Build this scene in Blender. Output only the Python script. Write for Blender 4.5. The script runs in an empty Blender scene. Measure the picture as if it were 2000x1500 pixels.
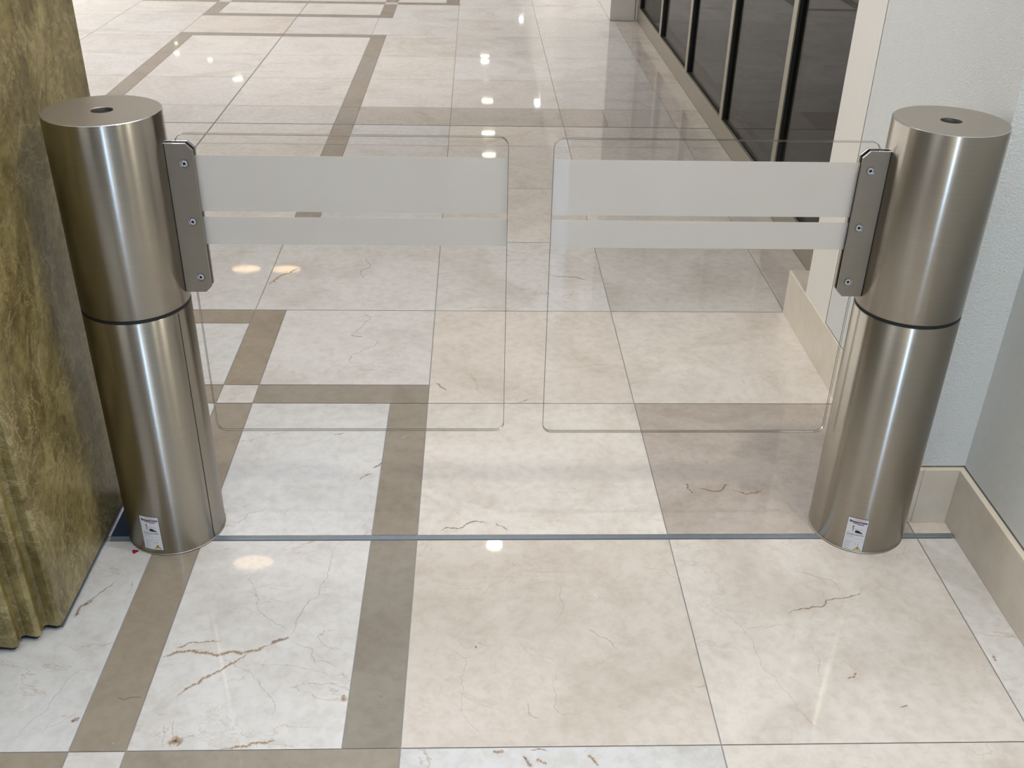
import bpy, bmesh, math, random
from mathutils import Vector, Matrix
random.seed(7)
C = bpy.context.scene.collection
SC = bpy.context.scene

# ---------------------------------------------------------------- camera
cam_d = bpy.data.cameras.new('camera'); cam = bpy.data.objects.new('camera', cam_d); C.objects.link(cam)
r = Vector((0.99936322, -0.02976306, 0.0196803)); u = Vector((-0.00193198, 0.50561319, 0.86275812)); f = Vector((0.03562894, 0.86224675, -0.50523372))
M = Matrix(((r.x, u.x, -f.x, 0), (r.y, u.y, -f.y, 0), (r.z, u.z, -f.z, 1.54), (0, 0, 0, 1)))
cam.matrix_world = M
cam_d.sensor_fit = 'HORIZONTAL'; cam_d.sensor_width = 36; cam_d.lens = 36*1989.9/2000
cam_d.clip_start = 0.02; cam_d.clip_end = 200
SC.camera = cam

# ---------------------------------------------------------------- world, exposure, area lights
W = bpy.data.worlds.new('world'); SC.world = W; W.use_nodes = True
bg = W.node_tree.nodes['Background']; bg.inputs[0].default_value = (1.0, 0.98, 0.96, 1); bg.inputs[1].default_value = 2.2
SC.view_settings.view_transform = 'Standard'; SC.view_settings.look = 'None'
SC.view_settings.gamma = 1; SC.view_settings.use_curve_mapping = False
SC.view_settings.exposure = 0.22

def area(name, loc, sx, sy, power, col, rot=(0, 0, 0), spread=180):
    l = bpy.data.lights.new(name, 'AREA'); l.shape = 'RECTANGLE'; l.size = sx; l.size_y = sy
    l.energy = power; l.color = col; l.spread = math.radians(spread)
    o = bpy.data.objects.new(name, l); C.objects.link(o); o.location = loc; o.rotation_euler = rot
    return o
# added fill lights under the ceiling, most narrow so floor and posts don't mirror them
area('fill_light', (-0.15, 0.5, 2.86), 1.4, 1.3, 8.5, (0.93, 0.96, 1.0), spread=85)
area('fill_light', (-2.3, -1.4, 2.86), 1.6, 1.6, 22, (0.93, 0.96, 1.0))
area('fill_light', (-0.3, 2.85, 2.86), 2.0, 0.8, 20, (1.0, 0.975, 0.97), spread=140)
area('fill_light', (-1.5, 6.6, 2.84), 4.0, 1.0, 18, (1.0, 0.975, 0.97), spread=95)
area('fill_light', (-1.5, 9.5, 2.86), 5.0, 3.0, 40, (1.0, 0.98, 0.98), spread=105)
area('fill_light', (-2.0, 16.0, 2.86), 6.0, 7.0, 105, (1.0, 0.98, 0.98), spread=120)
# cool daylight strip window behind the visitor
area('daylight_window', (0.60, -3.2, 1.6), 0.15, 2.4, 30, (0.44, 0.66, 1.0), (math.radians(90), 0, 0))

def downlight_lamp(loc, power, col, rad=0.045, cone=120):
    l = bpy.data.lights.new('downlight', 'SPOT'); l.energy = power; l.color = col; l.shadow_soft_size = rad
    l.spot_size = math.radians(cone); l.spot_blend = 0.6
    o = bpy.data.objects.new('downlight', l); C.objects.link(o); o.location = loc
    return o
WALLWASH = [(1.02, 1.42), (1.00, 0.45)]
for (x, y), p_ in zip(WALLWASH, (62, 30)): downlight_lamp((x, y, 2.84), p_, (1.0, 0.94, 0.80))

# ---------------------------------------------------------------- helpers
def link(name, bm, mats, parent=None, smooth=False, loc=None):
    me = bpy.data.meshes.new(name); bm.normal_update(); bm.to_mesh(me); bm.free()
    if smooth:
        for p in me.polygons: p.use_smooth = True
    for m in (mats if isinstance(mats, (list, tuple)) else [mats]): me.materials.append(m)
    o = bpy.data.objects.new(name, me); C.objects.link(o)
    if parent is not None: o.parent = parent
    if loc is not None: o.location = loc
    return o
def tag(o, label, cat, group=None):
    o['label'] = label; o['category'] = cat
    if group: o['group'] = group
    return o
def struct(o): o['kind'] = 'structure'; return o
def empty(name, loc, label=None, cat=None, group=None):
    o = bpy.data.objects.new(name, None); C.objects.link(o); o.location = loc
    if label: tag(o, label, cat, group)
    return o
def box(bm, x0, x1, y0, y1, z0, z1, mi=0, bev=0.0):
    b2 = bmesh.new(); vs = [b2.verts.new((x, y, z)) for x in (x0, x1) for y in (y0, y1) for z in (z0, z1)]
    for q in ((0,1,3,2),(4,6,7,5),(0,4,5,1),(2,3,7,6),(0,2,6,4),(1,5,7,3)): b2.faces.new([vs[i] for i in q])
    bmesh.ops.recalc_face_normals(b2, faces=b2.faces)
    if bev: bmesh.ops.bevel(b2, geom=b2.edges[:], offset=bev, segments=2, affect='EDGES', profile=0.5)
    add(bm, b2, mi)
def add(bm, b2, mi=None):
    mp = {}
    for v in b2.verts: mp[v] = bm.verts.new(v.co)
    for f_ in b2.faces:
        g = bm.faces.new([mp[v] for v in f_.verts]); g.material_index = f_.material_index if mi is None else mi; g.smooth = f_.smooth
    b2.free()
def lathe(bm, prof, n=96, mi=0, smooth=True, cx=0, cy=0, mis=None):
    rings = []
    for (rr, z) in prof:
        rings.append([bm.verts.new((cx+rr*math.cos(2*math.pi*k/n), cy+rr*math.sin(2*math.pi*k/n), z)) for k in range(n)] if rr > 1e-6 else [bm.verts.new((cx, cy, z))])
    for i in range(len(rings)-1):
        a, b = rings[i], rings[i+1]
        for k in range(n):
            k2 = (k+1) % n
            if len(a) == 1 and len(b) == 1: continue
            if len(a) == 1: q = [a[0], b[k2], b[k]]
            elif len(b) == 1: q = [a[k], a[k2], b[0]]
            else: q = [a[k], a[k2], b[k2], b[k]]
            fc = bm.faces.new(q); fc.smooth = smooth; fc.material_index = (mis[i] if mis else mi)
def prism(bm, poly, y0, y1, mi=0, axis='y', mi_side=None, bev=0):
    """extrude an outline given in (x,z) along y"""
    b2 = bmesh.new()
    P = (lambda a, b, c: (a, c, b)) if axis == 'y' else (lambda a, b, c: (a, b, c))
    A = [b2.verts.new(P(a, b, y0)) for a, b in poly]; B = [b2.verts.new(P(a, b, y1)) for a, b in poly]
    f0 = b2.faces.new(A); f1 = b2.faces.new(B[::-1]); n = len(poly)
    f0.material_index = f1.material_index = mi
    for i in range(n):
        g = b2.faces.new([A[i], B[i], B[(i+1) % n], A[(i+1) % n]]); g.material_index = mi if mi_side is None else mi_side
    bmesh.ops.recalc_face_normals(b2, faces=b2.faces)
    if bev: bmesh.ops.bevel(b2, geom=b2.edges[:], offset=bev, segments=2, affect='EDGES', profile=0.5)
    add(bm, b2)
def rounded(x0, x1, z0, z1, rad, n=8):
    out = []
    for cx_, cz_, a0 in ((x1-rad, z1-rad, 0), (x0+rad, z1-rad, 90), (x0+rad, z0+rad, 180), (x1-rad, z0+rad, 270)):
        for k in range(n+1):
            a = math.radians(a0+90*k/n); out.append((cx_+rad*math.cos(a), cz_+rad*math.sin(a)))
    return out

# ---------------------------------------------------------------- materials
def mat(name):
    m = bpy.data.materials.new(name); m.use_nodes = True; nt = m.node_tree
    return m, nt, nt.nodes['Principled BSDF']
def N(nt, t, **kw):
    n = nt.nodes.new(t)
    for k, v in kw.items():
        if k.startswith('i_'):
            key = k[2:]; key = int(key) if key.isdigit() else key.replace('_', ' ')
            n.inputs[key].default_value = v
        else: setattr(n, k, v)
    return n
def L(nt, a, b): nt.links.new(a, b)
def ramp(nt, pts, src):
    n = nt.nodes.new('ShaderNodeValToRGB'); e = n.color_ramp.elements
    while len(e) < len(pts): e.new(0.5)
    for i, (p, c) in enumerate(pts):
        e[i].position = p; e[i].color = c if len(c) == 4 else (*c, 1)
    L(nt, src, n.inputs[0]); return n
def mixc(nt, fac, a, b, mode='MIX'):
    n = nt.nodes.new('ShaderNodeMix'); n.data_type = 'RGBA'; n.blend_type = mode
    for s, v in ((0, fac), (6, a), (7, b)):
        if hasattr(v, 'links') or hasattr(v, 'is_linked'): L(nt, v, n.inputs[s])
        else: n.inputs[s].default_value = v
    return n.outputs[2]
def math_(nt, op, a, b=0.0):
    n = nt.nodes.new('ShaderNodeMath'); n.operation = op
    for s, v in ((0, a), (1, b)):
        if hasattr(v, 'is_linked'): L(nt, v, n.inputs[s])
        else: n.inputs[s].default_value = v
    return n.outputs[0]
def noise(nt, vec, scale, detail=4, rough=0.55, dist=0.0):
    n = N(nt, 'ShaderNodeTexNoise'); n.inputs['Scale'].default_value = scale; n.inputs['Detail'].default_value = detail
    n.inputs['Roughness'].default_value = rough; n.inputs['Distortion'].default_value = dist
    L(nt, vec, n.inputs['Vector']); return n
def plain(name, col, rough=0.5, metal=0.0, spec=None, bump=None):
    m, nt, p = mat(name); p.inputs['Base Color'].default_value = (*col, 1); p.inputs['Roughness'].default_value = rough
    p.inputs['Metallic'].default_value = metal
    tc = N(nt, 'ShaderNodeTexCoord'); n = noise(nt, tc.outputs['Object'], 40, 3)
    L(nt, mixc(nt, 0.10, (*col, 1), n.outputs['Color'], 'OVERLAY'), p.inputs['Base Color'])
    if bump:
        nb = noise(nt, tc.outputs['Object'], bump[0], 3); b = N(nt, 'ShaderNodeBump'); b.inputs['Strength'].default_value = bump[1]; b.inputs['Distance'].default_value = bump[2]
        L(nt, nb.outputs[0], b.inputs['Height']); L(nt, b.outputs[0], p.inputs['Normal'])
    return m

# polished floor marble: tile colour in attribute "tile" (alpha = how veined), per-tile shift in attribute "shift"
def floor_marble():
    m, nt, p = mat('polished_marble')
    tc = N(nt, 'ShaderNodeTexCoord'); at = N(nt, 'ShaderNodeAttribute', attribute_name='tile'); sh = N(nt, 'ShaderNodeAttribute', attribute_name='shift')
    add_ = N(nt, 'ShaderNodeVectorMath', operation='MULTIPLY_ADD'); add_.inputs[1].default_value = (37, 53, 11)
    L(nt, sh.outputs['Vector'], add_.inputs[0]); L(nt, tc.outputs['Object'], add_.inputs[2]); v = add_.outputs[0]
    cl = noise(nt, v, 3.2, 5, 0.6, 0.8); cloud = ramp(nt, [(0.32, (0.87, 0.85, 0.83)), (0.52, (1, 1, 1)), (0.75, (1.06, 1.06, 1.07))], cl.outputs[0])
    c1 = mixc(nt, 1.0, at.outputs['Color'], cloud.outputs[0], 'MULTIPLY')
    fi = noise(nt, v, 38, 5, 0.65, 0.3); fine = ramp(nt, [(0.32, (0.90, 0.885, 0.865)), (0.55, (1, 1, 1)), (0.8, (1.05, 1.05, 1.05))], fi.outputs[0])
    c2 = mixc(nt, 1.0, c1, fine.outputs[0], 'MULTIPLY')
    # thin veins: ridge of a distorted noise, broken up by a second noise
    def vein(scale, width, dist, seed):
        mp = N(nt, 'ShaderNodeMapping'); mp.inputs['Location'].default_value = (seed, seed*1.7, 0); mp.inputs['Rotation'].default_value = (0, 0, seed); mp.inputs['Scale'].default_value = (1, 2.0, 1)
        L(nt, v, mp.inputs['Vector'])
        n = noise(nt, mp.outputs[0], scale, 6, 0.6, dist)
        d = math_(nt, 'ABSOLUTE', math_(nt, 'SUBTRACT', n.outputs[0], 0.5))
        rr = ramp(nt, [(0.0, (1, 1, 1)), (width, (0, 0, 0))], d)
        br = noise(nt, v, scale*1.5, 2, 0.5, 0); bb = ramp(nt, [(0.50, (0, 0, 0)), (0.64, (1, 1, 1))], br.outputs[0])
        return math_(nt, 'MULTIPLY', rr.outputs[0], bb.outputs[0])
    vA = vein(2.6, 0.006, 0.6, 3.1); vB = vein(4.4, 0.005, 1.0, 8.3)
    va = math_(nt, 'MULTIPLY', vA, math_(nt, 'MULTIPLY', at.outputs['Alpha'], 0.55)); vb = math_(nt, 'MULTIPLY', vB, math_(nt, 'MULTIPLY', at.outputs['Alpha'], 0.40))
    c3 = mixc(nt, va, c2, (0.36, 0.22, 0.11, 1)); c4 = mixc(nt, vb, c3, (0.33, 0.27, 0.22, 1))
    # pale fossil flecks
    fl = noise(nt, v, 16, 3, 0.5, 1.5); ff = ramp(nt, [(0.74, (0, 0, 0)), (0.78, (1, 1, 1))], fl.outputs[0])
    c5 = mixc(nt, math_(nt, 'MULTIPLY', ff.outputs[0], 0.25), c4, (0.85, 0.82, 0.76, 1))
    L(nt, c5, p.inputs['Base Color'])
    ro = noise(nt, tc.outputs['Object'], 9, 3); rr = ramp(nt, [(0.3, (0.022,)*3), (0.7, (0.045,)*3)], ro.outputs[0]); L(nt, rr.outputs[0], p.inputs['Roughness'])
    p.inputs['IOR'].default_value = 1.45
    p.inputs['Coat Weight'].default_value = 0.05; p.inputs['Coat Roughness'].default_value = 0.22
    return m
def vein_mat(name, ca, cb, op):
    m, nt, p = mat(name); tc = N(nt, 'ShaderNodeTexCoord')
    n = noise(nt, tc.outputs['Object'], 60, 4, 0.6); L(nt, mixc(nt, n.outputs[0], (*ca, 1), (*cb, 1)), p.inputs['Base Color'])
    at = N(nt, 'ShaderNodeAttribute', attribute_name='edge')
    n2 = noise(nt, tc.outputs['Object'], 140, 4, 0.7); a = math_(nt, 'MULTIPLY', ramp(nt, [(0.30, (0.25,)*3), (0.62, (1, 1, 1))], n2.outputs[0]).outputs[0], op)
    a = math_(nt, 'MULTIPLY', a, at.outputs['Fac'])
    L(nt, a, p.inputs['Alpha']); p.inputs['Roughness'].default_value = 0.12
    return m
M_floor = floor_marble()
M_vr = vein_mat('rust_vein', (0.30, 0.13, 0.035), (0.52, 0.36, 0.18), 0.80)
M_vd = vein_mat('umber_vein', (0.20, 0.09, 0.05), (0.34, 0.2, 0.13), 0.75)
M_vn = vein_mat('fine_vein', (0.40, 0.30, 0.20), (0.36, 0.28, 0.22), 0.38)
M_vk = vein_mat('dark_vein', (0.12, 0.08, 0.05), (0.20, 0.14, 0.09), 0.70)
M_vw = vein_mat('pale_fleck', (0.92, 0.88, 0.80), (0.85, 0.82, 0.76), 0.45)
M_grout = plain('grout', (0.30, 0.29, 0.29), 0.8)
M_channel = plain('channel_steel', (0.36, 0.42, 0.50), 0.35, 0.8)

def brushed(name, aniso=0.98, rough=0.30, base=(0.375, 0.345, 0.295), ring=False):
    m, nt, p = mat(name); p.inputs['Metallic'].default_value = 1.0
    tc = N(nt, 'ShaderNodeTexCoord'); mp = N(nt, 'ShaderNodeMapping'); L(nt, tc.outputs['Object'], mp.inputs['Vector'])
    if not ring:
        # circumferential grain: noise in angle stretched long, z fine
        mp.inputs['Scale'].default_value = (4, 4, 260)
        p.inputs['Anisotropic'].default_value = aniso; p.inputs['Anisotropic Rotation'].default_value = 0.25
        tg = N(nt, 'ShaderNodeTangent', direction_type='RADIAL', axis='Z'); L(nt, tg.outputs[0], p.inputs['Tangent'])
    else: mp.inputs['Scale'].default_value = (60, 60, 60)
    n = noise(nt, mp.outputs[0], 1.0, 3, 0.6)
    cr = ramp(nt, [(0.25, tuple(c*0.97 for c in base)), (0.75, tuple(min(1, c*1.03) for c in base))], n.outputs[0]); L(nt, cr.outputs[0], p.inputs['Base Color'])
    rr = ramp(nt, [(0.25, (rough*0.97,)*3), (0.75, (rough*1.03,)*3)], n.outputs[0]); L(nt, rr.outputs[0], p.inputs['Roughness'])
    return m
M_steel = brushed('brushed_steel')
M_cap = brushed('satin_steel_cap', rough=0.42, base=(0.44, 0.41, 0.37), ring=True)
M_plate = brushed('satin_steel_plate', rough=0.45, base=(0.33, 0.295, 0.245), ring=True)
M_edge = brushed('polished_steel_edge', rough=0.18, base=(0.70, 0.74, 0.82), ring=True)
M_black = plain('black_rubber', (0.004, 0.004, 0.006), 0.6)
M_seam = plain('seam_black', (0.02, 0.015, 0.01), 0.7)

def clear_glass(name, tint=(0.985, 0.99, 0.985), gloss=1.0, rough=0.0):
    m = bpy.data.materials.new(name); m.use_nodes = True; nt = m.node_tree; nt.nodes.clear()
    out = N(nt, 'ShaderNodeOutputMaterial'); lw = N(nt, 'ShaderNodeLayerWeight'); lw.inputs['Blend'].default_value = 0.5
    fr = math_(nt, 'POWER', lw.outputs['Facing'], 5.0); fr = math_(nt, 'ADD', math_(nt, 'MULTIPLY', fr, 0.96*gloss), 0.04*gloss)
    t = N(nt, 'ShaderNodeBsdfTransparent'); t.inputs[0].default_value = (*tint, 1)
    g = N(nt, 'ShaderNodeBsdfGlossy'); g.inputs['Roughness'].default_value = rough
    mx = N(nt, 'ShaderNodeMixShader'); L(nt, fr, mx.inputs[0]); L(nt, t.outputs[0], mx.inputs[1]); L(nt, g.outputs[0], mx.inputs[2]); L(nt, mx.outputs[0], out.inputs[0])
    return m
M_glass = clear_glass('clear_glass', (0.995, 0.995, 0.99), 0.22)
def glass_edge():
    m = bpy.data.materials.new('polished_glass_edge'); m.use_nodes = True; nt = m.node_tree; nt.nodes.clear()
    out = N(nt, 'ShaderNodeOutputMaterial'); t = N(nt, 'ShaderNodeBsdfTransparent'); t.inputs[0].default_value = (0.86, 0.87, 0.84, 1)
    g = N(nt, 'ShaderNodeBsdfGlossy'); g.inputs['Roughness'].default_value = 0.12; g.inputs['Color'].default_value = (0.9, 0.92, 0.92, 1)
    mx = N(nt, 'ShaderNodeMixShader'); mx.inputs[0].default_value = 0.40
    L(nt, t.outputs[0], mx.inputs[1]); L(nt, g.outputs[0], mx.inputs[2]); L(nt, mx.outputs[0], out.inputs[0]); return m
M_gedge = glass_edge()
M_gline = plain('glass_arris', (0.16, 0.15, 0.12), 0.3)
def frost():
    m = bpy.data.materials.new('frosted_film'); m.use_nodes = True; nt = m.node_tree; nt.nodes.clear()
    out = N(nt, 'ShaderNodeOutputMaterial'); tc = N(nt, 'ShaderNodeTexCoord'); n = noise(nt, tc.outputs['Object'], 6, 2)
    c = ramp(nt, [(0.3, (0.78, 0.755, 0.73)), (0.7, (0.80, 0.78, 0.755))], n.outputs[0])
    d = N(nt, 'ShaderNodeBsdfDiffuse'); tl = N(nt, 'ShaderNodeBsdfTranslucent'); t = N(nt, 'ShaderNodeBsdfTransparent')
    L(nt, c.outputs[0], d.inputs[0]); L(nt, c.outputs[0], tl.inputs[0])
    a = N(nt, 'ShaderNodeMixShader'); a.inputs[0].default_value = 0.42; L(nt, d.outputs[0], a.inputs[1]); L(nt, tl.outputs[0], a.inputs[2])
    b = N(nt, 'ShaderNodeMixShader'); b.inputs[0].default_value = 0.07; L(nt, a.outputs[0], b.inputs[1]); L(nt, t.outputs[0], b.inputs[2])
    L(nt, b.outputs[0], out.inputs[0]); return m
M_frost = frost()

def pillar_marble():
    m, nt, p = mat('olive_brown_marble'); tc = N(nt, 'ShaderNodeTexCoord'); v = tc.outputs['Object']
    mp = N(nt, 'ShaderNodeMapping'); mp.inputs['Scale'].default_value = (1.6, 1.6, 0.9); L(nt, v, mp.inputs['Vector'])
    n = noise(nt, mp.outputs[0], 4.0, 7, 0.65, 0.9)
    c = ramp(nt, [(0.28, (0.090, 0.066, 0.024)), (0.44, (0.18, 0.142, 0.054)), (0.54, (0.26, 0.21, 0.085)), (0.70, (0.40, 0.335, 0.16))], n.outputs[0])
    fi = noise(nt, v, 55, 5, 0.7, 0.5); c2 = mixc(nt, 0.8, c.outputs[0], ramp(nt, [(0.3, (0.45, 0.42, 0.36)), (0.55, (1, 1, 1)), (0.75, (1.35, 1.3, 1.1))], fi.outputs[0]).outputs[0], 'MULTIPLY')
    def crack(scale, w, seed):
        m2 = N(nt, 'ShaderNodeMapping'); m2.inputs['Location'].default_value = (seed, seed*2, seed); L(nt, v, m2.inputs['Vector'])
        k = noise(nt, m2.outputs[0], scale, 7, 0.65, 1.2); d = math_(nt, 'ABSOLUTE', math_(nt, 'SUBTRACT', k.outputs[0], 0.5))
        return ramp(nt, [(0, (1, 1, 1)), (w, (0, 0, 0))], d).outputs[0]
    c3 = mixc(nt, math_(nt, 'MULTIPLY', crack(5, 0.012, 2.0), 0.55), c2, (0.50, 0.42, 0.24, 1))
    c4 = mixc(nt, math_(nt, 'MULTIPLY', crack(9, 0.009, 6.0), 0.5), c3, (0.45, 0.36, 0.19, 1))
    vo = N(nt, 'ShaderNodeTexVoronoi'); vo.inputs['Scale'].default_value = 9; L(nt, mp.outputs[0], vo.inputs['Vector'])
    sp = ramp(nt, [(0.10, (1, 1, 1)), (0.17, (0, 0, 0))], vo.outputs['Distance'])
    c5 = mixc(nt, math_(nt, 'MULTIPLY', sp.outputs[0], 0.55), c4, (0.10, 0.055, 0.02, 1))
    L(nt, c5, p.inputs['Base Color']); p.inputs['Roughness'].default_value = 0.30; p.inputs['IOR'].default_value = 1.5
    b = N(nt, 'ShaderNodeBump'); b.inputs['Strength'].default_value = 0.15; b.inputs['Distance'].default_value = 0.001; L(nt, fi.outputs[0], b.inputs['Height']); L(nt, b.outputs[0], p.inputs['Normal'])
    return m
M_pillar = pillar_marble()
M_wall = plain('textured_plaster', (0.68, 0.70, 0.69), 0.7, bump=(240, 0.55, 0.004))
M_jamb = plain('smooth_paint', (0.78, 0.76, 0.71), 0.5)
def bb_mat():
    m, nt, p = mat('beige_stone_skirting'); tc = N(nt, 'ShaderNodeTexCoord'); n = noise(nt, tc.outputs['Object'], 12, 6, 0.6)
    c = ramp(nt, [(0.3, (0.64, 0.575, 0.485)), (0.7, (0.74, 0.68, 0.585))], n.outputs[0]); L(nt, c.outputs[0], p.inputs['Base Color']); p.inputs['Roughness'].default_value = 0.32; return m
M_bb = bb_mat()
M_ceil = plain('ceiling_paint', (0.78, 0.76, 0.72), 0.9)
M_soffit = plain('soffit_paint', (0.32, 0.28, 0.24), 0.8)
M_alu = plain('bronze_anodised_light', (0.36, 0.335, 0.27), 0.38, 0.6)
M_dark = plain('black_anodised', (0.012, 0.013, 0.014), 0.4)
M_shop = plain('dark_shop_interior', (0.018, 0.015, 0.014), 0.8)
M_shopglass = clear_glass('shop_glass', (0.65, 0.65, 0.65), 0.85)
def emit(name, col, s):
    m = bpy.data.materials.new(name); m.use_nodes = True; nt = m.node_tree; nt.nodes.clear()
    o = N(nt, 'ShaderNodeOutputMaterial'); e = N(nt, 'ShaderNodeEmission'); e.inputs[0].default_value = (*col, 1); e.inputs[1].default_value = s; L(nt, e.outputs[0], o.inputs[0]); return m
M_lamp = emit('lamp_warm_white', (1.0, 0.93, 0.70), 22)
M_lampn = emit('lamp_near', (1.0, 0.94, 0.72), 45)
M_lampo = emit('lamp_amber', (1.0, 0.72, 0.42), 5)
M_glow_cool = emit('glow_cool', (0.95, 0.98, 1.0), 12)
M_ring = plain('lamp_ring_white', (0.8, 0.8, 0.78), 0.4)

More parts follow.
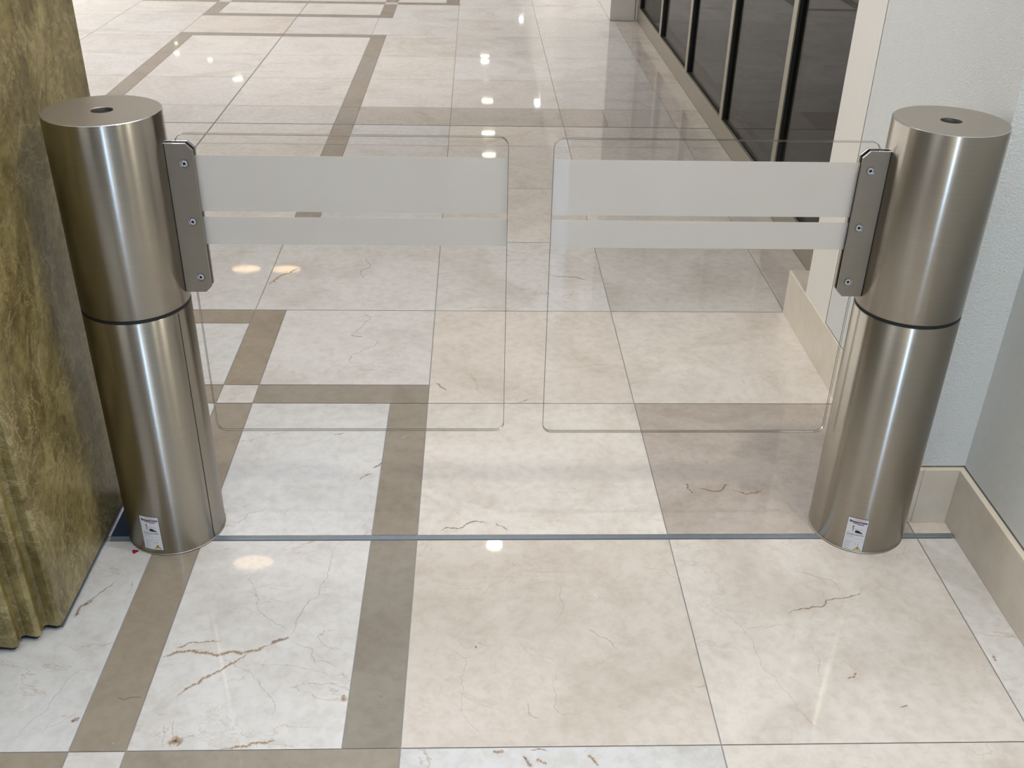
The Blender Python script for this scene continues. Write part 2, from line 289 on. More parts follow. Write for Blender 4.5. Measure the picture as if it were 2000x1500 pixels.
VEINS=[('r', 0.0065, [(-0.638, 1.527), (-0.618, 1.535), (-0.581, 1.544), (-0.557, 1.537), (-0.52, 1.531), (-0.496, 1.541), (-0.46, 1.541), (-0.44, 1.55), (-0.423, 1.558)]),
('d', 0.0077, [(-0.423, 1.559), (-0.407, 1.573), (-0.388, 1.582)]),
('n', 0.0032, [(-0.39, 1.583), (-0.379, 1.61), (-0.374, 1.65), (-0.366, 1.678), (-0.343, 1.706), (-0.331, 1.765), (-0.331, 1.832), (-0.328, 1.877)]),
('r', 0.0039, [(-0.615, 1.552), (-0.593, 1.565), (-0.564, 1.567), (-0.525, 1.573)]),
('r', 0.0051, [(-0.46, 1.541), (-0.487, 1.511), (-0.502, 1.499), (-0.52, 1.482), (-0.541, 1.468), (-0.561, 1.445), (-0.579, 1.42)]),
('n', 0.0026, [(-0.52, 1.531), (-0.49, 1.509), (-0.457, 1.487), (-0.42, 1.444), (-0.395, 1.416), (-0.377, 1.354)]),
('n', 0.0026, [(-0.385, 1.576), (-0.337, 1.549), (-0.328, 1.509), (-0.272, 1.494)]),
('r', 0.0146, [(-0.569, 1.308), (-0.556, 1.318), (-0.543, 1.307)]),
('n', 0.003, [(-0.547, 1.318), (-0.523, 1.33)]),
('n', 0.0031, [(-0.572, 1.365), (-0.562, 1.323)]),
('n', 0.0025, [(-0.591, 1.357), (-0.574, 1.298)]),
('r', 0.0048, [(-0.469, 1.295), (-0.421, 1.3), (-0.4, 1.31), (-0.367, 1.312)]),
('n', 0.0028, [(-0.514, 1.796), (-0.488, 1.73), (-0.467, 1.662), (-0.422, 1.618), (-0.392, 1.599)]),
('k', 0.0026, [(-0.7, 1.422), (-0.68, 1.415), (-0.662, 1.421), (-0.645, 1.423)]),
('d', 0.007, [(-0.853, 1.643), (-0.849, 1.676), (-0.829, 1.699)]),
('k', 0.0035, [(-0.845, 1.687), (-0.821, 1.721), (-0.798, 1.759)]),
('k', 0.0028, [(-0.758, 1.738), (-0.761, 1.756)]),
('n', 0.0023, [(-0.809, 1.345), (-0.784, 1.359), (-0.756, 1.385)]),
('d', 0.0076, [(-0.764, 1.363), (-0.75, 1.372)]),
('n', 0.0026, [(-0.786, 1.374), (-0.777, 1.376)]),
('r', 0.0073, [(-0.258, 1.423), (-0.253, 1.405)]),
('n', 0.0037, [(-0.295, 1.452), (-0.27, 1.45)]),
('n', 0.0031, [(-0.267, 1.484), (-0.261, 1.465)]),
('n', 0.0022, [(-0.836, 1.768), (-0.787, 1.777)]),
('n', 0.0019, [(-0.873, 1.306), (-0.841, 1.36), (-0.81, 1.434), (-0.789, 1.495), (-0.762, 1.487)]),
('n', 0.0061, [(-0.382, 3.111), (-0.349, 3.071), (-0.377, 2.992), (-0.406, 2.941)]),
('k', 0.0058, [(-0.406, 2.941), (-0.364, 2.923)]),
('n', 0.0048, [(-0.364, 2.923), (-0.31, 2.892), (-0.351, 2.844), (-0.389, 2.803), (-0.392, 2.768), (-0.353, 2.746)]),
('n', 0.0079, [(-0.404, 3.584), (-0.392, 3.484), (-0.422, 3.451), (-0.407, 3.372)]),
('r', 0.0076, [(-0.735, 3.322), (-0.715, 3.376), (-0.675, 3.424), (-0.643, 3.472)]),
('d', 0.0043, [(0.268, 3.413), (0.333, 3.406), (0.402, 3.368)]),
('n', 0.0033, [(0.208, 3.529), (0.264, 3.461)]),
('r', 0.0053, [(-0.118, 2.632), (-0.087, 2.588)]),
('r', 0.0038, [(-0.298, 2.14), (-0.268, 2.167)]),
('d', 0.0039, [(-0.268, 2.191), (-0.245, 2.22)]),
('d', 0.0034, [(0.125, 2.52), (0.152, 2.54)]),
('n', 0.0037, [(0.332, 2.738), (0.411, 2.75)]),
('d', 0.0033, [(-0.39, 2.351), (-0.36, 2.36)]),
('n', 0.0027, [(-0.022, 2.708), (-0.0, 2.643), (0.021, 2.56)]),
('n', 0.0031, [(-0.007, 3.286), (0.067, 3.171)]),
('d', 0.0036, [(-0.086, 1.926), (-0.067, 1.945), (-0.028, 1.945), (0.002, 1.968), (0.032, 1.964)]),
('d', 0.0029, [(0.046, 1.96), (0.08, 1.932)]),
('r', 0.007, [(0.033, 1.285), (0.055, 1.283)]),
('d', 0.0058, [(0.089, 1.273), (0.096, 1.259), (0.105, 1.247)]),
('r', 0.0058, [(0.111, 1.263), (0.133, 1.254)]),
('r', 0.0046, [(0.207, 1.273), (0.227, 1.248)]),
('d', 0.0023, [(0.101, 1.286), (0.135, 1.282)]),
('n', 0.0019, [(-0.066, 1.549), (-0.036, 1.531), (-0.019, 1.517), (-0.023, 1.48), (-0.026, 1.416), (-0.021, 1.365), (0.002, 1.335), (0.016, 1.297)]),
('n', 0.0022, [(0.182, 1.749), (0.187, 1.689), (0.173, 1.619)]),
('n', 0.002, [(0.164, 1.49), (0.153, 1.441), (0.153, 1.388), (0.168, 1.368), (0.219, 1.367)]),
('n', 0.0021, [(-0.016, 1.69), (0.029, 1.73), (0.076, 1.77), (0.142, 1.784), (0.225, 1.776)]),
('n', 0.0019, [(0.084, 1.571), (0.128, 1.524), (0.165, 1.501)]),
('w', 0.0067, [(0.364, 1.697), (0.383, 1.687), (0.393, 1.648)]),
('w', 0.0039, [(-0.042, 1.633), (-0.029, 1.636)]),
('d', 0.0032, [(-0.0, 1.553), (0.003, 1.544)]),
('k', 0.0024, [(-0.19, 1.419), (-0.18, 1.415)]),
('n', 0.0039, [(0.237, 1.6), (0.261, 1.575), (0.299, 1.534)]),
('n', 0.0036, [(0.1, 1.404), (0.105, 1.369), (0.124, 1.358)]),
('n', 0.0021, [(0.379, 1.802), (0.434, 1.789), (0.464, 1.747)]),
('n', 0.0028, [(0.727, 1.775), (0.773, 1.763), (0.813, 1.744), (0.814, 1.708)]),
('d', 0.0027, [(0.671, 1.641), (0.715, 1.657), (0.764, 1.663), (0.778, 1.683), (0.825, 1.691), (0.871, 1.72)]),
('n', 0.002, [(0.515, 1.705), (0.553, 1.62), (0.572, 1.587), (0.587, 1.505), (0.61, 1.437), (0.628, 1.395), (0.647, 1.337), (0.673, 1.298)]),
('n', 0.0021, [(0.705, 1.565), (0.707, 1.494), (0.699, 1.455)]),
('r', 0.0032, [(0.75, 1.454), (0.777, 1.468)]),
('n', 0.002, [(0.568, 1.601), (0.621, 1.598), (0.67, 1.608)]),
('w', 0.0067, [(0.692, 1.589), (0.709, 1.581)]),
('w', 0.0056, [(0.704, 1.751), (0.72, 1.763)]),
('n', 0.0021, [(1.067, 1.446), (1.105, 1.455)]),
('r', 0.0056, [(1.079, 1.515), (1.075, 1.497)]),
('n', 0.0029, [(1.135, 1.626), (1.14, 1.612)]),
('n', 0.0022, [(0.978, 1.811), (1.01, 1.843), (1.038, 1.876)]),
('d', 0.0026, [(0.832, 1.377), (0.85, 1.385)]),
('d', 0.0039, [(0.569, 2.1), (0.622, 2.089), (0.656, 2.118)]),
('d', 0.0039, [(0.662, 2.092), (0.688, 2.075), (0.735, 2.098)]),
('d', 0.0039, [(0.541, 2.126), (0.551, 2.076)]),
('n', 0.0033, [(0.69, 2.274), (0.72, 2.236)]),
('n', 0.0037, [(0.807, 2.662), (0.811, 2.63)])]

# ---------------------------------------------------------------- floor: 24-inch marble tiles with dark inlaid strips
Wt = (0.63, 0.628, 0.632, 1.0); Wc = (0.72, 0.695, 0.675, 0.6); Bg = (0.64, 0.595, 0.555, 0.55); Bl = (0.68, 0.64, 0.60, 0.5)
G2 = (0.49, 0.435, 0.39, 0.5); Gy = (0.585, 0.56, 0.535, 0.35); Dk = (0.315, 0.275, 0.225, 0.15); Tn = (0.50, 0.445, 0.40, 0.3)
xF, xE, xD, xC, xA, xB, xJ, xI, xK = -1.364, -0.744, -0.640, -0.246, -0.138, 0.461, 1.062, 1.166, 1.24
def leftrow(t=None):
    return [(-3.30, -2.69, Wc), (-2.69, -2.085, Wc)]
ROWS = [
 (-0.53, 0.075, [(-1.97, xF, Wt), (xF, xE, Wt), (xE, xD, Dk), (xD, xC, Wt), (xC, xA, Dk), (xA, xB, Bg), (xB, xJ, Bg), (xJ, xI, Wt)]),
 (0.075, 0.68, [(-1.97, xF, Wt), (xF, xE, Wt), (xE, xD, Dk), (xD, xC, Wt), (xC, xA, Dk), (xA, xB, Bg), (xB, xJ, Bg), (xJ, xI, Wt)]),
 (0.68, 1.187, [(-1.97, xF, Wt), (xF, xE, Wt), (xE, xD, Dk), (xD, xA, Wt)]),
 (1.187, 1.292, [(-1.97, xE, Dk), (xE, xD, Wt), (xD, xA, Dk)]),
 (0.68, 1.292, [(xA, xB, Wt), (xB, xJ, Bg), (xJ, xI, Wt)]),
 (1.292, 1.897, [(-1.97, xF, Wt), (xF, xE, Wt), (xE, xD, Dk), (xD, xC, Wt), (xC, xA, Dk), (xA, xB, Bg), (xB, xJ, Bg), (xJ, xI, Wt)]),
 (1.915, 1.962, [(xJ, xI, Bl)]),
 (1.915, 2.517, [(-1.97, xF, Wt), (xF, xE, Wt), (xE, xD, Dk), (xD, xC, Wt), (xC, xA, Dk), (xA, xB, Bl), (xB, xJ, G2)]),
 (2.517, 2.621, [(-1.97, xE, Dk), (xE, xD, Wt), (xD, xA, Dk)]),
 (2.621, 3.021, [(-1.97, xF, Wt), (xF, xE, Wt)]), (3.021, 3.12, [(-1.97, xE, Dk)]),
 (2.621, 3.12, [(xE, xD, Dk), (xD, xA, Wt)]),
 (2.517, 3.12, [(xA, xB, Bl), (xB, xJ, Bl)]),
 (3.12, 3.728, [(-1.97, xF, Wt), (xF, xE, Wt), (xE, xA, Wt), (xA, xB, Wt), (xB, xJ, Gy), (xJ, xK, Bg)]),
]
for y0, y1 in ((3.728, 4.348), (4.348, 4.967), (4.967, 5.311)):
    ROWS.append((y0, y1, [(-2.69, -2.085, Wc), (-2.085, -1.985, Dk), (-1.985, xF, Wc), (xF, xE, Wc), (xE, xD, Dk), (xD, xA, Wt), (xA, xB, Bl), (xB, xJ, Bl), (xJ, xK, Bg)]))
ROWS.append((5.319, 5.656, [(-2.69, -2.085, Wc), (-2.085, -1.985, Dk), (-1.985, xF, Wc), (xF, xE, Wc), (xE, xD, Dk), (xD, xA, Tn), (xA, xB, Tn), (xB, 0.70, Tn), (0.70, xJ, Bg), (xJ, xK, Bg)]))
yb = [5.656, 6.28, 6.885, 7.45]
for i in range(3): ROWS.append((yb[i], yb[i+1], [(-3.30, -2.69, Wc), (-2.69, -2.085, Wc), (-2.085, -1.985, Dk), (-1.985, xF, Wc), (xF, xE, Wc), (xE, xD, Dk), (xD, xA, Wc), (xA, xB, Wc), (xB, xJ, Wc), (xJ, xK, Bg)]))
ROWS += [(7.45, 7.545, [(-3.30, -2.69, Wc), (-2.69, -2.085, Wc), (-2.085, xD, Dk)]), (7.45, 7.545, [(xD, xA, Wc), (xA, xB, Wc), (xB, xJ, Wc), (xJ, xK, Bg)]),
 (7.545, 8.16, [(-3.30, -2.69, Wc), (-2.69, -2.085, Wc), (-2.085, xF, Bl), (xF, xE, Wc), (xE, xA, Wc), (xA, xB, Wc), (xB, xJ, Wc), (xJ, xK, Bg)]),
 (8.16, 8.265, [(-3.30, -2.69, Wc), (-2.69, -2.085, Wc), (-2.085, xD, Dk)]), (8.265, 8.72, [(-3.30, -2.69, Wc), (-2.69, -2.085, Wc), (-2.085, -1.985, Dk), (-1.985, xF, Wc), (xF, xE, Wc), (xE, xD, Dk)]),
 (8.16, 8.72, [(xD, xA, Wc), (xA, xB, Wc), (xB, 1.03, Wc)]),
 (8.72, 8.82, [(-4.2, -2.69, Wc), (-2.69, -2.085, Dk), (-2.085, -1.985, Wt), (-1.985, xE, Dk), (xE, xD, Wt), (xD, xA, Dk), (xA, xB, Wc), (xB, 1.03, Wc)])]
y = 8.82
while y < 26:
    ROWS.append((y, y+0.606, [(-4.5, -3.9, Wc), (-3.9, -3.3, Wc), (-3.3, -2.69, Wc), (-2.69, -2.085, Wc), (-2.085, -1.985, Dk), (-1.985, xF, Wc), (xF, xE, Wc), (xE, xD, Dk), (xD, xC, Wc), (xC, xA, Dk), (xA, xB, Wc), (xB, 1.03, Wc)])); y += 0.606
# plain tiles further out to the left, seen by other positions only
y = -4.1
while y < 26:
    x = -2.58
    while x > -9:
        if y < 3.2 or x < -4.6: ROWS.append((y, y+0.606, [(x-0.606, x, Wc)]))
        x -= 0.606
    y += 0.606
for y0 in (-2.95, -2.345, -1.74, -1.135): ROWS.append((y0, y0+0.605, [(-1.97, xF, Wt), (xF, xE, Wt), (xE, xD, Dk), (xD, xC, Wt), (xC, xA, Dk), (xA, xB, Bg), (xB, xJ, Bg), (xJ, xI, Wt)]))
for y0 in (3.2, 3.805, 4.41, 5.015, 5.62, 6.225, 6.83, 7.435, 8.04): ROWS.append((y0, y0+0.605, [(-4.51, -3.905, Wc), (-3.905, -3.30, Wc)]))

bm = bmesh.new(); tl = bm.loops.layers.float_color.new('tile'); sl = bm.loops.layers.float_color.new('shift'); el = bm.loops.layers.float_color.new('edge')
g = 0.0013
rt = random.Random(11)
def quad(pts, mi):
    f_ = bm.faces.new([bm.verts.new(p) for p in pts]); f_.material_index = mi; return f_
for y0, y1, cells in ROWS:
    for x0, x1, t in cells:
        gl = 0.0035 if abs(x0-xF) < 1e-6 else g; gr = 0.0035 if abs(x1-xF) < 1e-6 else g
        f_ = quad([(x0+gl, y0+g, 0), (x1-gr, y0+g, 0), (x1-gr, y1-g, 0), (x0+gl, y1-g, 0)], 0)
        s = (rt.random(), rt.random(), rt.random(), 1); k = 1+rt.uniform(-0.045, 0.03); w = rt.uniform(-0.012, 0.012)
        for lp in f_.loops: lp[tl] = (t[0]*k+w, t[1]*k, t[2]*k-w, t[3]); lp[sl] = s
quad([(-9.5, -4.2, -0.0015), (6, -4.2, -0.0015), (6, 27, -0.0015), (-9.5, 27, -0.0015)], 1)
# mineral veins and flecks that belong to single tiles
VM = {'r': 2, 'd': 3, 'n': 4, 'k': 5, 'w': 6}
rv = random.Random(3)
for kind, w, pts in VEINS:
    P = [Vector((a, b, 0)) for a, b in pts]
    for it in range(4):
        Q = [P[0]]
        for a, b in zip(P, P[1:]):
            d = b-a; nrm = Vector((-d.y, d.x, 0)); Q.append((a+b)/2 + nrm*rv.uniform(-0.16, 0.16)); Q.append(b)
        P = Q
    n = len(P); prev = None
    for i, p in enumerate(P):
        d = (P[min(i+1, n-1)]-P[max(i-1, 0)]).normalized(); nm = Vector((-d.y, d.x, 0))
        t = i/(n-1); e = min(1.0, 6*t+0.15, 6*(1-t)+0.15)
        ww = w*(0.36 if kind in 'nk' else 0.6)*(0.35+0.85*rv.random())*(0.4+0.6*e)
        z = 0.00022
        cur = (p+nm*ww*1.5+Vector((0, 0, z)), p+nm*ww*0.4+Vector((0, 0, z)), p-nm*ww*0.4+Vector((0, 0, z)), p-nm*ww*1.5+Vector((0, 0, z)), e)
        if prev:
            for j in range(3):
                f_ = quad([prev[j], prev[j+1], cur[j+1], cur[j]], VM[kind])
                vals = [(0 if j == 0 else 1)*prev[4], (0 if j == 2 else 1)*prev[4], (0 if j == 2 else 1)*cur[4], (0 if j == 0 else 1)*cur[4]]
                for lp, vv in zip(f_.loops, vals): lp[el] = (vv, vv, vv, 1)
        prev = cur
floor = struct(link('floor', bm, [M_floor, M_grout, M_vr, M_vd, M_vn, M_vk, M_vw]))

# steel threshold channel across the passage and the hall's expansion joints
bm = bmesh.new()
box(bm, -0.855, 1.150, 1.8985, 1.9035, -0.001, 0.0012); box(bm, -0.855, 1.150, 1.9085, 1.9135, -0.001, 0.0012); box(bm, -0.855, 1.150, 1.9035, 1.9085, -0.001, 0.0004)
struct(link('trim_1', bm, M_channel))
bm = bmesh.new(); box(bm, -4.5, 1.235, 5.3125, 5.3175, -0.001, 0.0006); struct(link('trim_2', bm, M_grout))
bm = bmesh.new(); box(bm, -0.857, -0.746, 1.9145, 2.09, -0.001, 0.0015)  # thin dark blue patch on the floor between pillar and left post
struct(link('trim_3', bm, plain('dark_blue_patch', (0.035, 0.055, 0.10), 0.3, 0.5)))

# ---------------------------------------------------------------- walls, skirting, ceiling
ZC = 2.9
M_gap = plain('recess_shadow_grey', (0.22, 0.23, 0.25), 0.8)  # recess shade over the skirting, put into a grey strip
bm = bmesh.new(); box(bm, 1.169, 1.40, -3.0, 2.4, 0.162, ZC); box(bm, 1.1695, 1.39, -3.0, 2.39, 0.15, 0.1622, 1); struct(link('wall_right', bm, [M_wall, M_gap]))
bm = bmesh.new(); box(bm, 1.058, 1.169, 1.969, 2.722, 0.162, ZC); box(bm, 1.0585, 1.168, 1.9755, 2.720, 0.1575, 0.1622, 1); struct(link('wall_front', bm, [M_wall, M_gap]))
bm = bmesh.new(); box(bm, 1.0575, 1.34, 2.727, 2.937, 0.1575, ZC); box(bm, 1.062, 1.3, 2.7215, 2.7275, 0.1575, ZC, 1)
struct(link('wall_jamb', bm, [M_jamb, M_seam]))
bm = bmesh.new(); box(bm, 1.154, 1.169, -3.0, 1.9575, 0.0, 0.157, bev=0.0015); struct(link('baseboard_right', bm, M_bb))
bm = bmesh.new(); box(bm, 1.0685, 1.169, 1.958, 1.975, 0.0, 0.157, bev=0.0012); struct(link('baseboard_front', bm, M_bb))
bm = bmesh.new(); box(bm, 1.055, 1.068, 1.958, 3.12, 0.0, 0.158, bev=0.0012); box(bm, 1.068, 1.24, 2.72, 3.12, 0.0, 0.157); struct(link('baseboard_passage', bm, M_bb))
bm = bmesh.new(); box(bm, 1.031, 1.221, 8.195, 27, 0.0, ZC); box(bm, 1.226, 1.34, 8.195, 8.9, 0.0, ZC); struct(link('wall_far', bm, M_jamb))
bm = bmesh.new(); box(bm, -9.5, 6, -4.2, 27, ZC, ZC+0.1); struct(link('ceiling', bm, M_ceil))
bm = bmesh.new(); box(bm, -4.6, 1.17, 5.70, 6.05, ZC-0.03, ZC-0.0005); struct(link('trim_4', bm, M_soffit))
bm = bmesh.new(); box(bm, -9.5, 1.4, 26.9, 27, 0, ZC); struct(link('wall_back', bm, M_jamb))

M_lobby = plain('lobby_wall_paint', (0.42, 0.39, 0.33), 0.8)
bm = bmesh.new(); box(bm, -3.60, -3.5, -4.1, 1.6, 0, ZC); struct(link('wall_left', bm, M_lobby))
bm = bmesh.new(); box(bm, -3.5, 1.169, -4.15, -4.1, 0, ZC); struct(link('wall_entrance', bm, M_lobby))
bm = bmesh.new(); box(bm, -9.5, -1.451, 1.6, 2.3, 0, ZC); struct(link('wall_middle', bm, M_lobby))

# shop behind the glazed front
bm = bmesh.new()
box(bm, 1.34, 5.0, 2.90, 2.94, 0, ZC); box(bm, 4.95, 5.0, 2.94, 8.2, 0, ZC); box(bm, 1.34, 5.0, 8.2, 8.25, 0, ZC); box(bm, 1.34, 4.95, 2.94, 8.2, 0, 0.01)
struct(link('wall_shop', bm, M_shop))

# glazed shopfront: base rail, mullions, one pane per bay
bm = bmesh.new(); box(bm, 1.24, 1.252, 2.94, 8.19, 0, 0.108); box(bm, 1.252, 1.33, 2.94, 8.19, 0, 0.100, 1); box(bm, 1.2585, 1.2655, 2.94, 8.19, 0.10, 0.116, 1)
struct(link('trim_5', bm, [M_alu, M_dark]))
ml = [3.09, 4.09, 5.095, 6.095, 7.085, 8.095]
for i, ym in enumerate(ml):
    bm = bmesh.new(); box(bm, 1.2395, 1.2455, ym, ym+0.055, 0.1085, ZC); box(bm, 1.2455, 1.32, ym+0.002, ym+0.053, 0.1085, ZC, 1)
    struct(link('trim_%d' % (6+i), bm, [M_alu, M_dark]))
edges = [2.94]+[m_ for ym in ml for m_ in (ym, ym+0.055)]+[8.19]
for i in range(0, len(edges), 2):
    bm = bmesh.new(); y0, y1 = edges[i]+0.001, edges[i+1]-0.001
    if y1-y0 < 0.02: continue
    box(bm, 1.2600, 1.2640, y0, y1, 0.117, ZC-0.002)
    struct(link('window_%d' % (i//2+1), bm, M_shopglass))

# ---------------------------------------------------------------- stone pillar with stepped corner
bm = bmesh.new()
out = [(-0.861, 2.314), (-0.861, 1.609), (-0.863, 1.605), (-0.869, 1.602), (-0.890, 1.606), (-0.8955, 1.604), (-0.8975, 1.598), (-0.893, 1.578), (-0.8955, 1.573), (-0.901, 1.571), (-0.924, 1.576), (-0.9305, 1.574), (-0.9325, 1.568), (-0.927, 1.548), (-0.930, 1.542), (-0.937, 1.540), (-0.972, 1.545), (-0.979, 1.543), (-0.981, 1.536), (-0.977, 1.516), (-0.980, 1.511), (-0.987, 1.509), (-1.45, 1.509), (-1.45, 2.314)]
prism(bm, out, 0.015, ZC, axis='z')
pil = empty('stone_pillar', (-0.9, 1.9, 0), 'olive brown polished marble pillar with a stepped corner beside the left steel post', 'pillar')
o = link('shaft', bm, M_pillar, pil); o.matrix_parent_inverse = Matrix.Translation((0.9, -1.9, 0))
bm = bmesh.new(); prism(bm, [(x+(0.010 if x < -1.4 else -0.010), yy+(0.010 if yy < 2.2 else -0.01)) for x, yy in out], 0.0, 0.015, axis='z')
o = link('plinth', bm, M_dark, pil); o.matrix_parent_inverse = Matrix.Translation((0.9, -1.9, 0)); o['label'] = 'dark recessed foot'
bm = bmesh.new(); box(bm, -0.8665, -0.8625, 1.612, 2.31, 0.004, 0.010)
o = link('edge_strip', bm, plain('blue_grey_metal', (0.10, 0.14, 0.20), 0.3, 0.7), pil); o.matrix_parent_inverse = Matrix.Translation((0.9, -1.9, 0)); o['label'] = 'thin bluish metal strip along the foot'

# ---------------------------------------------------------------- swing gates
M_paper = plain('label_white', (0.74, 0.74, 0.77), 0.45)
M_ink = plain('label_black', (0.01, 0.01, 0.02), 0.5)
M_inkg = plain('label_grey', (0.30, 0.31, 0.36), 0.5)
M_red = plain('label_red', (0.55, 0.05, 0.06), 0.5)
M_purple = plain('label_violet', (0.22, 0.18, 0.42), 0.5)
M_green = plain('label_green', (0.20, 0.30, 0.22), 0.5)
M_yel = plain('label_yellow', (0.75, 0.48, 0.03), 0.5)
RAD = 0.1103
def cylpatch(bm, polys, lift, a0, arcw, z0, hh):
    """polys in label units u 0..1 (left to right), v 0..1 (bottom to top), wrapped on the post; azimuth 0 faces -y"""
    for poly, mi in polys:
        vs = []
        for uu, vv in poly:
            a = a0+uu*arcw; rr = RAD+lift
            vs.append(bm.verts.new((rr*math.sin(a), -rr*math.cos(a), z0+vv*hh)))
        try:
            f_ = bm.faces.new(vs); f_.material_index = mi; f_.normal_update()
        except ValueError: pass
def rct(a, b, c, d, mi, n=None):
    n = n or max(1, int((b-a)*10))
    return [([(a+(b-a)*k/n, c), (a+(b-a)*(k+1)/n, c), (a+(b-a)*(k+1)/n, d), (a+(b-a)*k/n, d)], mi) for k in range(n)]
def make_label(root, a_left, a_right, z0, z1):
    a0, aw = math.radians(a_left), math.radians(a_right-a_left); hh = z1-z0
    bm = bmesh.new()
    cylpatch(bm, rct(0, 1, 0, 1, 1, 16), 0.00015, a0, aw, z0, hh)
    cylpatch(bm, rct(0.018, 0.982, 0.010, 0.990, 0, 16), 0.0003, a0, aw, z0, hh)
    lab = link('label', bm, [M_paper, M_ink], root); lab['label'] = 'white adhesive rating label with black border'
    # logo line: dark lettering, taller first letter, red letters two thirds along
    P = []; rr = random.Random(5)
    x = 0.10; k = 0
    while x < 0.93:
        w = 0.055 if k else 0.085; top = 0.925 if k == 0 else 0.908; mi = 1 if 0.52 < x < 0.68 else 0
        if mi: top = 0.925
        # a lettering stroke pair with a bridge
        P += rct(x, x+w*0.42, 0.858, top, mi, 1) + rct(x+w*0.55, x+w*1.0, 0.858, top-0.004, mi, 1) + rct(x+w*0.2, x+w*0.7, (top-0.014 if k % 2 else 0.862), (top if k % 2 else 0.876), mi, 1)
        x += w+0.008; k += 1
    x = 0.28
    while x < 0.50: P += rct(x, x+0.034, 0.825, 0.848, 0, 1); x += 0.044
    P += rct(0.52, 0.80, 0.806, 0.842, 2, 3)
    P += rct(0.30, 0.86, 0.945, 0.957, 3, 5)
    bm = bmesh.new(); cylpatch(bm, P, 0.00045, a0, aw, z0, hh); link('logo_lettering', bm, [M_ink, M_red, M_purple, M_inkg], lab)
    # pictogram of the barrier and a dark wedge
    P = []
    P += [([(0.34+0.035*math.cos(t*math.pi/5), 0.745+0.020*math.sin(t*math.pi/5)) for t in range(10)], 0)]
    P += rct(0.315, 0.365, 0.60, 0.72, 2, 1) + rct(0.28, 0.33, 0.705, 0.718, 0, 1)
    P += rct(0.34, 0.80, 0.672, 0.681, 1, 5)
    P += [([(0.45, 0.565), (0.60, 0.560), (0.60, 0.640), (0.47, 0.640)], 0), ([(0.60, 0.560), (0.86, 0.552), (0.74, 0.600), (0.60, 0.640)], 0)]
    P += rct(0.12, 0.22, 0.548, 0.556, 1, 1) + rct(0.30, 0.42, 0.538, 0.546, 1, 1) + rct(0.55, 0.62, 0.527, 0.535, 1, 1) + rct(0.70, 0.84, 0.520, 0.530, 1, 1)
    bm = bmesh.new(); cylpatch(bm, P, 0.00045, a0, aw, z0, hh); link('pictogram', bm, [M_ink, M_inkg, M_green], lab)
    # small print
    P = []; x = 0.08
    while x < 0.90: w = 0.02+0.03*rr.random(); P += rct(x, x+w, 0.488, 0.504, 0, 1); x += w+0.010
    for (v, e) in ((0.455, 0.50), (0.415, 0.38), (0.250, 0.42), (0.215, 0.34), (0.165, 0.28), (0.125, 0.36), (0.085, 0.22), (0.05, 0.30)):
        x = 0.09
        while x < e: w = 0.015+0.03*rr.random(); P += rct(x, x+w, v, v+0.010, 1, 1); x += w+0.012
    P += rct(0.08, 0.92, 0.385, 0.389, 1, 6) + rct(0.08, 0.92, 0.300, 0.304, 1, 6) + rct(0.08, 0.085, 0.30, 0.385, 1, 1) + rct(0.915, 0.92, 0.30, 0.385, 1, 1)
    bm = bmesh.new(); cylpatch(bm, P, 0.00045, a0, aw, z0, hh); link('small_print', bm, [M_ink, M_inkg], lab)
    # CE mark
    P = []
    asp = aw*RAD/hh
    for cx_ in (0.60, 0.74):
        for k in range(8):
            t0, t1 = math.radians(70+220*k/8), math.radians(70+220*(k+1)/8)
            ro, ri = 0.030, 0.019
            P.append(([(cx_+ro*1.2*math.cos(t0)/1, 0.225+ro*1.2*asp*math.sin(t0)), (cx_+ri*1.2*math.cos(t0), 0.225+ri*1.2*asp*math.sin(t0)), (cx_+ri*1.2*math.cos(t1), 0.225+ri*1.2*asp*math.sin(t1)), (cx_+ro*1.2*math.cos(t1), 0.225+ro*1.2*asp*math.sin(t1))], 0))
    P += rct(0.718, 0.745, 0.222, 0.229, 0, 1)
    bm = bmesh.new(); cylpatch(bm, P, 0.00045, a0, aw, z0, hh); link('ce_mark', bm, M_ink, lab)
    # warning triangle with a bolt-like mark
    bm = bmesh.new()
    cylpatch(bm, [([(0.56, 0.035), (0.90, 0.035), (0.73, 0.170)], 0)], 0.00045, a0, aw, z0, hh)
    cylpatch(bm, [([(0.595, 0.047), (0.865, 0.047), (0.73, 0.152)], 1)], 0.0006, a0, aw, z0, hh)
    cylpatch(bm, rct(0.715, 0.745, 0.078, 0.125, 0, 1)+rct(0.717, 0.743, 0.056, 0.070, 0, 1), 0.00075, a0, aw, z0, hh)
    link('warning_triangle', bm, [M_ink, M_yel], lab)

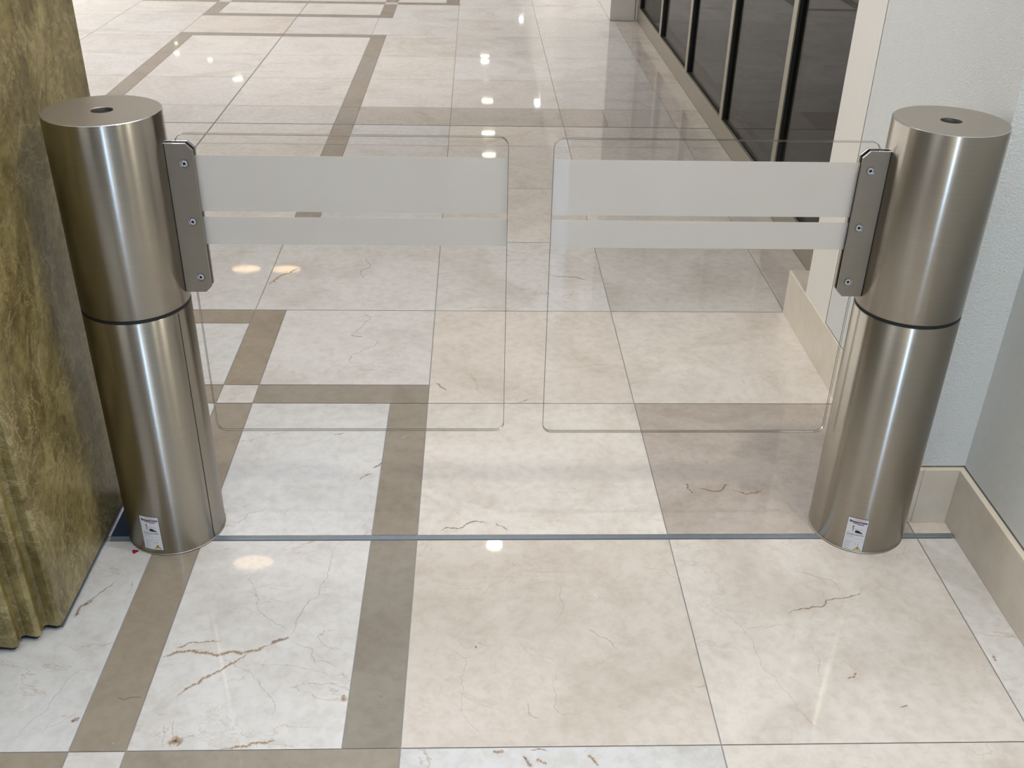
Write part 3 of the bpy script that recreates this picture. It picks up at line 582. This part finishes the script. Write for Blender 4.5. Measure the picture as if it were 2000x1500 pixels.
def make_gate(cx, cy, s, label, seam_az, lab, cut):
    """s=+1: the leaf goes to +x of the post, s=-1: to -x"""
    root = empty('swing_gate', (cx, cy, 0), label, 'gate', 'pair of glass swing gates on steel posts')
    # lower post
    bm = bmesh.new(); lathe(bm, [(0.0, 0.004), (RAD-0.0005, 0.004), (RAD, 0.005), (RAD, 0.5925), (RAD-0.001, 0.5935), (0.0, 0.5935)], 128, mis=[1, 0, 0, 0, 1])
    post = link('lower_post', bm, [M_steel, M_cap], root)
    bm = bmesh.new(); lathe(bm, [(0.0, 0.0), (RAD+0.0012, 0.0), (RAD+0.0012, 0.0035), (RAD, 0.0040), (0, 0.0040)], 128); b_ = link('base_ring', bm, M_cap, root)
    bm = bmesh.new(); lathe(bm, [(0.0, 0.5936), (RAD-0.0002, 0.5936), (RAD-0.0002, 0.6005), (0.0, 0.6005)], 128, smooth=False); link('rubber_ring', bm, M_black, root)['label'] = 'black ring between the two post sections'
    if seam_az is not None:
        a = math.radians(seam_az); bm = bmesh.new(); w = 0.0024
        for k in range(1):
            for (za, zb) in ((0.006, 0.592),):
                p = [(math.sin(a+d/RAD)*(RAD+0.0002), -math.cos(a+d/RAD)*(RAD+0.0002)) for d in (-w/2, w/2)]
                bm.faces.new([bm.verts.new((*p[0], za)), bm.verts.new((*p[1], za)), bm.verts.new((*p[1], zb)), bm.verts.new((*p[0], zb))])
        link('access_seam', bm, M_seam, post)['label'] = 'thin black vertical joint line'
    # rotating head with bevelled cap and a hole for the lock plug
    bm = bmesh.new()
    lathe(bm, [(0.0, 0.6006), (RAD-0.001, 0.6006), (RAD, 0.6016), (RAD, 0.9946), (RAD-0.0004, 0.9953), (RAD-0.0012, 0.9957), (0.0215, 0.9957), (0.0205, 0.9952), (0.0205, 0.974), (0.0, 0.974)], 128, mis=[1, 1, 0, 2, 2, 1, 1, 1, 1])
    for f_ in bm.faces:
        if f_.material_index != 0: f_.smooth = False
    head = link('upper_post', bm, [M_steel, M_cap, M_edge], root)
    bm = bmesh.new(); lathe(bm, [(0.0, 0.9742), (0.0203, 0.9742), (0.0203, 0.9885), (0.0185, 0.9900), (0.008, 0.9885), (0.0, 0.9880)], 48); link('lock_plug', bm, M_black, head)['label'] = 'round black plug in the top'
    # clamp plates: chamfered outer corners
    def X(v): return s*v
    xi, xo, c = 0.1085, 0.1640, 0.013
    outl = [(X(xi), 0.621), (X(xo-c), 0.621), (X(xo), 0.621+c), (X(xo), 0.936-c), (X(xo-c), 0.936), (X(xi), 0.936)]
    plates = []
    for (y0, y1, nm) in ((-0.0115, -0.0055, 'clamp_plate'), (0.0055, 0.0115, 'clamp_plate')):
        bm = bmesh.new(); prism(bm, outl, y0, y1, bev=0.0012)
        pl = link(nm, bm, [M_plate, M_edge], root); plates.append(pl)
        for p_ in pl.data.polygons:
            if p_.area < 8e-6 or p_.normal.z > 0.3: p_.material_index = 1 if p_.normal.y > -0.9 else 0
    # gasket between the plates and a dark hinge slot against the head
    bm = bmesh.new(); box(bm, min(X(0.108), X(0.1105)), max(X(0.108), X(0.1105)), -0.0122, 0.0122, 0.622, 0.935); link('hinge_slot', bm, M_black, root)
    bm = bmesh.new(); o2 = [(X(a*1.0/1), b) for a, b in ((0.1105, 0.624), (0.150, 0.624), (0.161, 0.636), (0.161, 0.922), (0.150, 0.933), (0.1105, 0.933))]
    for ya, yb_ in ((-0.0055, -0.0046), (0.0046, 0.0055)): prism(bm, o2, ya, yb_)
    link('gasket', bm, M_black, root)
    for z in (0.655, 0.776, 0.896):
        bm = bmesh.new()
        b2 = bmesh.new(); lathe(b2, [(0.0088, 0.0), (0.0088, 0.0004), (0.0080, 0.0006), (0.0076, 0.0003), (0.0060, 0.0004), (0.0056, 0.0012), (0.0030, 0.0012), (0.0028, 0.0)], 32, mis=[1, 1, 0, 2, 2, 0, 1])
        lathe(b2, [(0.0, 0.0005), (0.0031, 0.0005)], 6, mi=1, smooth=False)
        for v in b2.verts: v.co = Vector((X(0.1440)+v.co.x, -0.0115-v.co.z, z+v.co.y))
        add(bm, b2); link('screw', bm, [M_edge, M_black, M_plate], plates[0])['label'] = 'round hex socket screw'
    # glass leaf
    x0, x1 = sorted((X(0.1285), X(0.7755)))
    gz0, gz1 = 0.272, 0.9525; rad = 0.020
    o3 = rounded(x0, x1, gz0, gz1, rad)
    bm = bmesh.new(); prism(bm, o3, -0.0045, 0.0045, mi=0, mi_side=1)
    leaf = link('glass_leaf', bm, [M_glass, M_gedge, M_gline], root)
    # ground arris: a thin darker line where edge and face meet, front and back
    bm = bmesh.new()
    o4 = rounded(x0+0.0009, x1-0.0009, gz0+0.0009, gz1-0.0009, rad-0.0009)
    n = len(o3)
    for yy in (-0.0047, 0.0047):
        for k in range(n):
            a, b = o3[k], o3[(k+1) % n]; c_, d_ = o4[(k+1) % n], o4[k]
            bm.faces.new([bm.verts.new((q[0], yy, q[1])) for q in (a, b, c_, d_)])
    link('glass_arris', bm, M_gline, leaf)
    fx0, fx1 = sorted((X(0.1300), X(0.7735)))
    for za, zb in ((0.7215, 0.7810), (0.7925, 0.9080)):
        bm = bmesh.new(); box(bm, fx0, fx1, 0.0047, 0.0052, za, zb); link('frosted_band', bm, M_frost, leaf)['label'] = 'frosted band across the clear leaf'
    make_label(root, *lab)
    return root
make_gate(-0.7115, 1.956, 1, 'brushed steel post with glass swing leaf standing beside the olive brown marble pillar', 62.8, (-25.3, -0.9, 0.0145, 0.1095), 0)
make_gate(0.9275, 1.950, -1, 'brushed steel post with glass swing leaf standing beside the pale plaster wall', None, (-34.6, -10.0, 0.0045, 0.0985), 0)

# red scrap on the floor by the left post
bm = bmesh.new(); n = 14; c0 = bm.verts.new((0, 0, 0.0022)); ring = []
for k in range(n):
    a = 2*math.pi*k/n; rr = 1+0.22*math.sin(3*a+0.6)
    ring.append(bm.verts.new((0.0068*rr*math.cos(a), 0.0062*rr*math.sin(a), 0.0012+0.0008*math.sin(2*a)**2)))
for k in range(n): bm.faces.new([c0, ring[k], ring[(k+1) % n]])
bmesh.ops.solidify(bm, geom=bm.faces[:], thickness=0.0005)
tag(link('petal', bm, plain('red_petal', (0.60, 0.02, 0.07), 0.4), loc=(-0.785, 1.858, 0.0)), 'tiny red petal-like scrap on the white floor tile by the left post foot', 'petal')

# ---------------------------------------------------------------- ceiling lights that the polished floor mirrors
def ceiling_light(x, y, rad, m, z=ZC, sx=1.0, ring=True, label='round recessed ceiling light over the hall', group='recessed ceiling lights'):
    root = empty('ceiling_light', (x, y, z), label, 'ceiling light', group)
    bm = bmesh.new(); b2 = bmesh.new(); lathe(b2, [(0.0, -0.004), (rad, -0.004)], 40)
    for v in b2.verts: v.co.y *= sx
    add(bm, b2); link('lens', bm, m, root)
    bm = bmesh.new(); b2 = bmesh.new(); lathe(b2, [(rad, -0.001), (rad, -0.006), (rad*1.18, -0.006), (rad*1.2, -0.0005)], 40)
    for v in b2.verts: v.co.y *= sx
    add(bm, b2); link('ring', bm, M_ring, root)
LIGHTS = [(0.13, 5.41, 0.050, M_lampn), (0.18, 13.9, 0.10, M_lamp), (0.18, 14.95, 0.10, M_lamp), (0.18, 16.72, 0.095, M_lamp), (0.17, 18.1, 0.05, M_lampo), (0.16, 19.49, 0.085, M_lamp), (0.16, 19.95, 0.085, M_lamp),
 (-4.11, 17.96, 0.09, M_lamp), (-4.9, 19.36, 0.05, M_lamp), (-5.63, 19.86, 0.06, M_lamp), (-5.85, 20.69, 0.04, M_lamp)]
for x, y, rd, m in LIGHTS: ceiling_light(x, y, rd, m, sx=1.0 if y < 10 else 0.5)
for x, y in WALLWASH: ceiling_light(x, y, 0.045, M_lamp, label='small warm downlight in the ceiling above the right post and wall', group='downlights along the right wall')
ceiling_light(-1.46, 5.24, 0.13, M_lampo, sx=0.55, label='wide amber ceiling light beyond the marble pillar', group='amber ceiling lights')
ceiling_light(-2.42, 9.96, 0.15, M_lampo, sx=0.6, label='wide amber ceiling light beyond the marble pillar', group='amber ceiling lights')
ceiling_light(-2.0, 9.96, 0.15, M_lampo, sx=0.6, label='wide amber ceiling light beyond the marble pillar', group='amber ceiling lights')
for x, y, dy in ((1.0, 16.5, 0.30), (1.0, 23.4, 0.30)):  # stand-ins laid on the ceiling for far upright lit panels
    bm = bmesh.new(); box(bm, x-0.045, x+0.045, y, y+dy, ZC-0.006, ZC-0.001)
    tag(link('lit_panel_standin', bm, M_glow_cool), 'small cool white glowing stand-in for a far upright lit panel by the right wall', 'ceiling light', 'lit panel stand-ins')
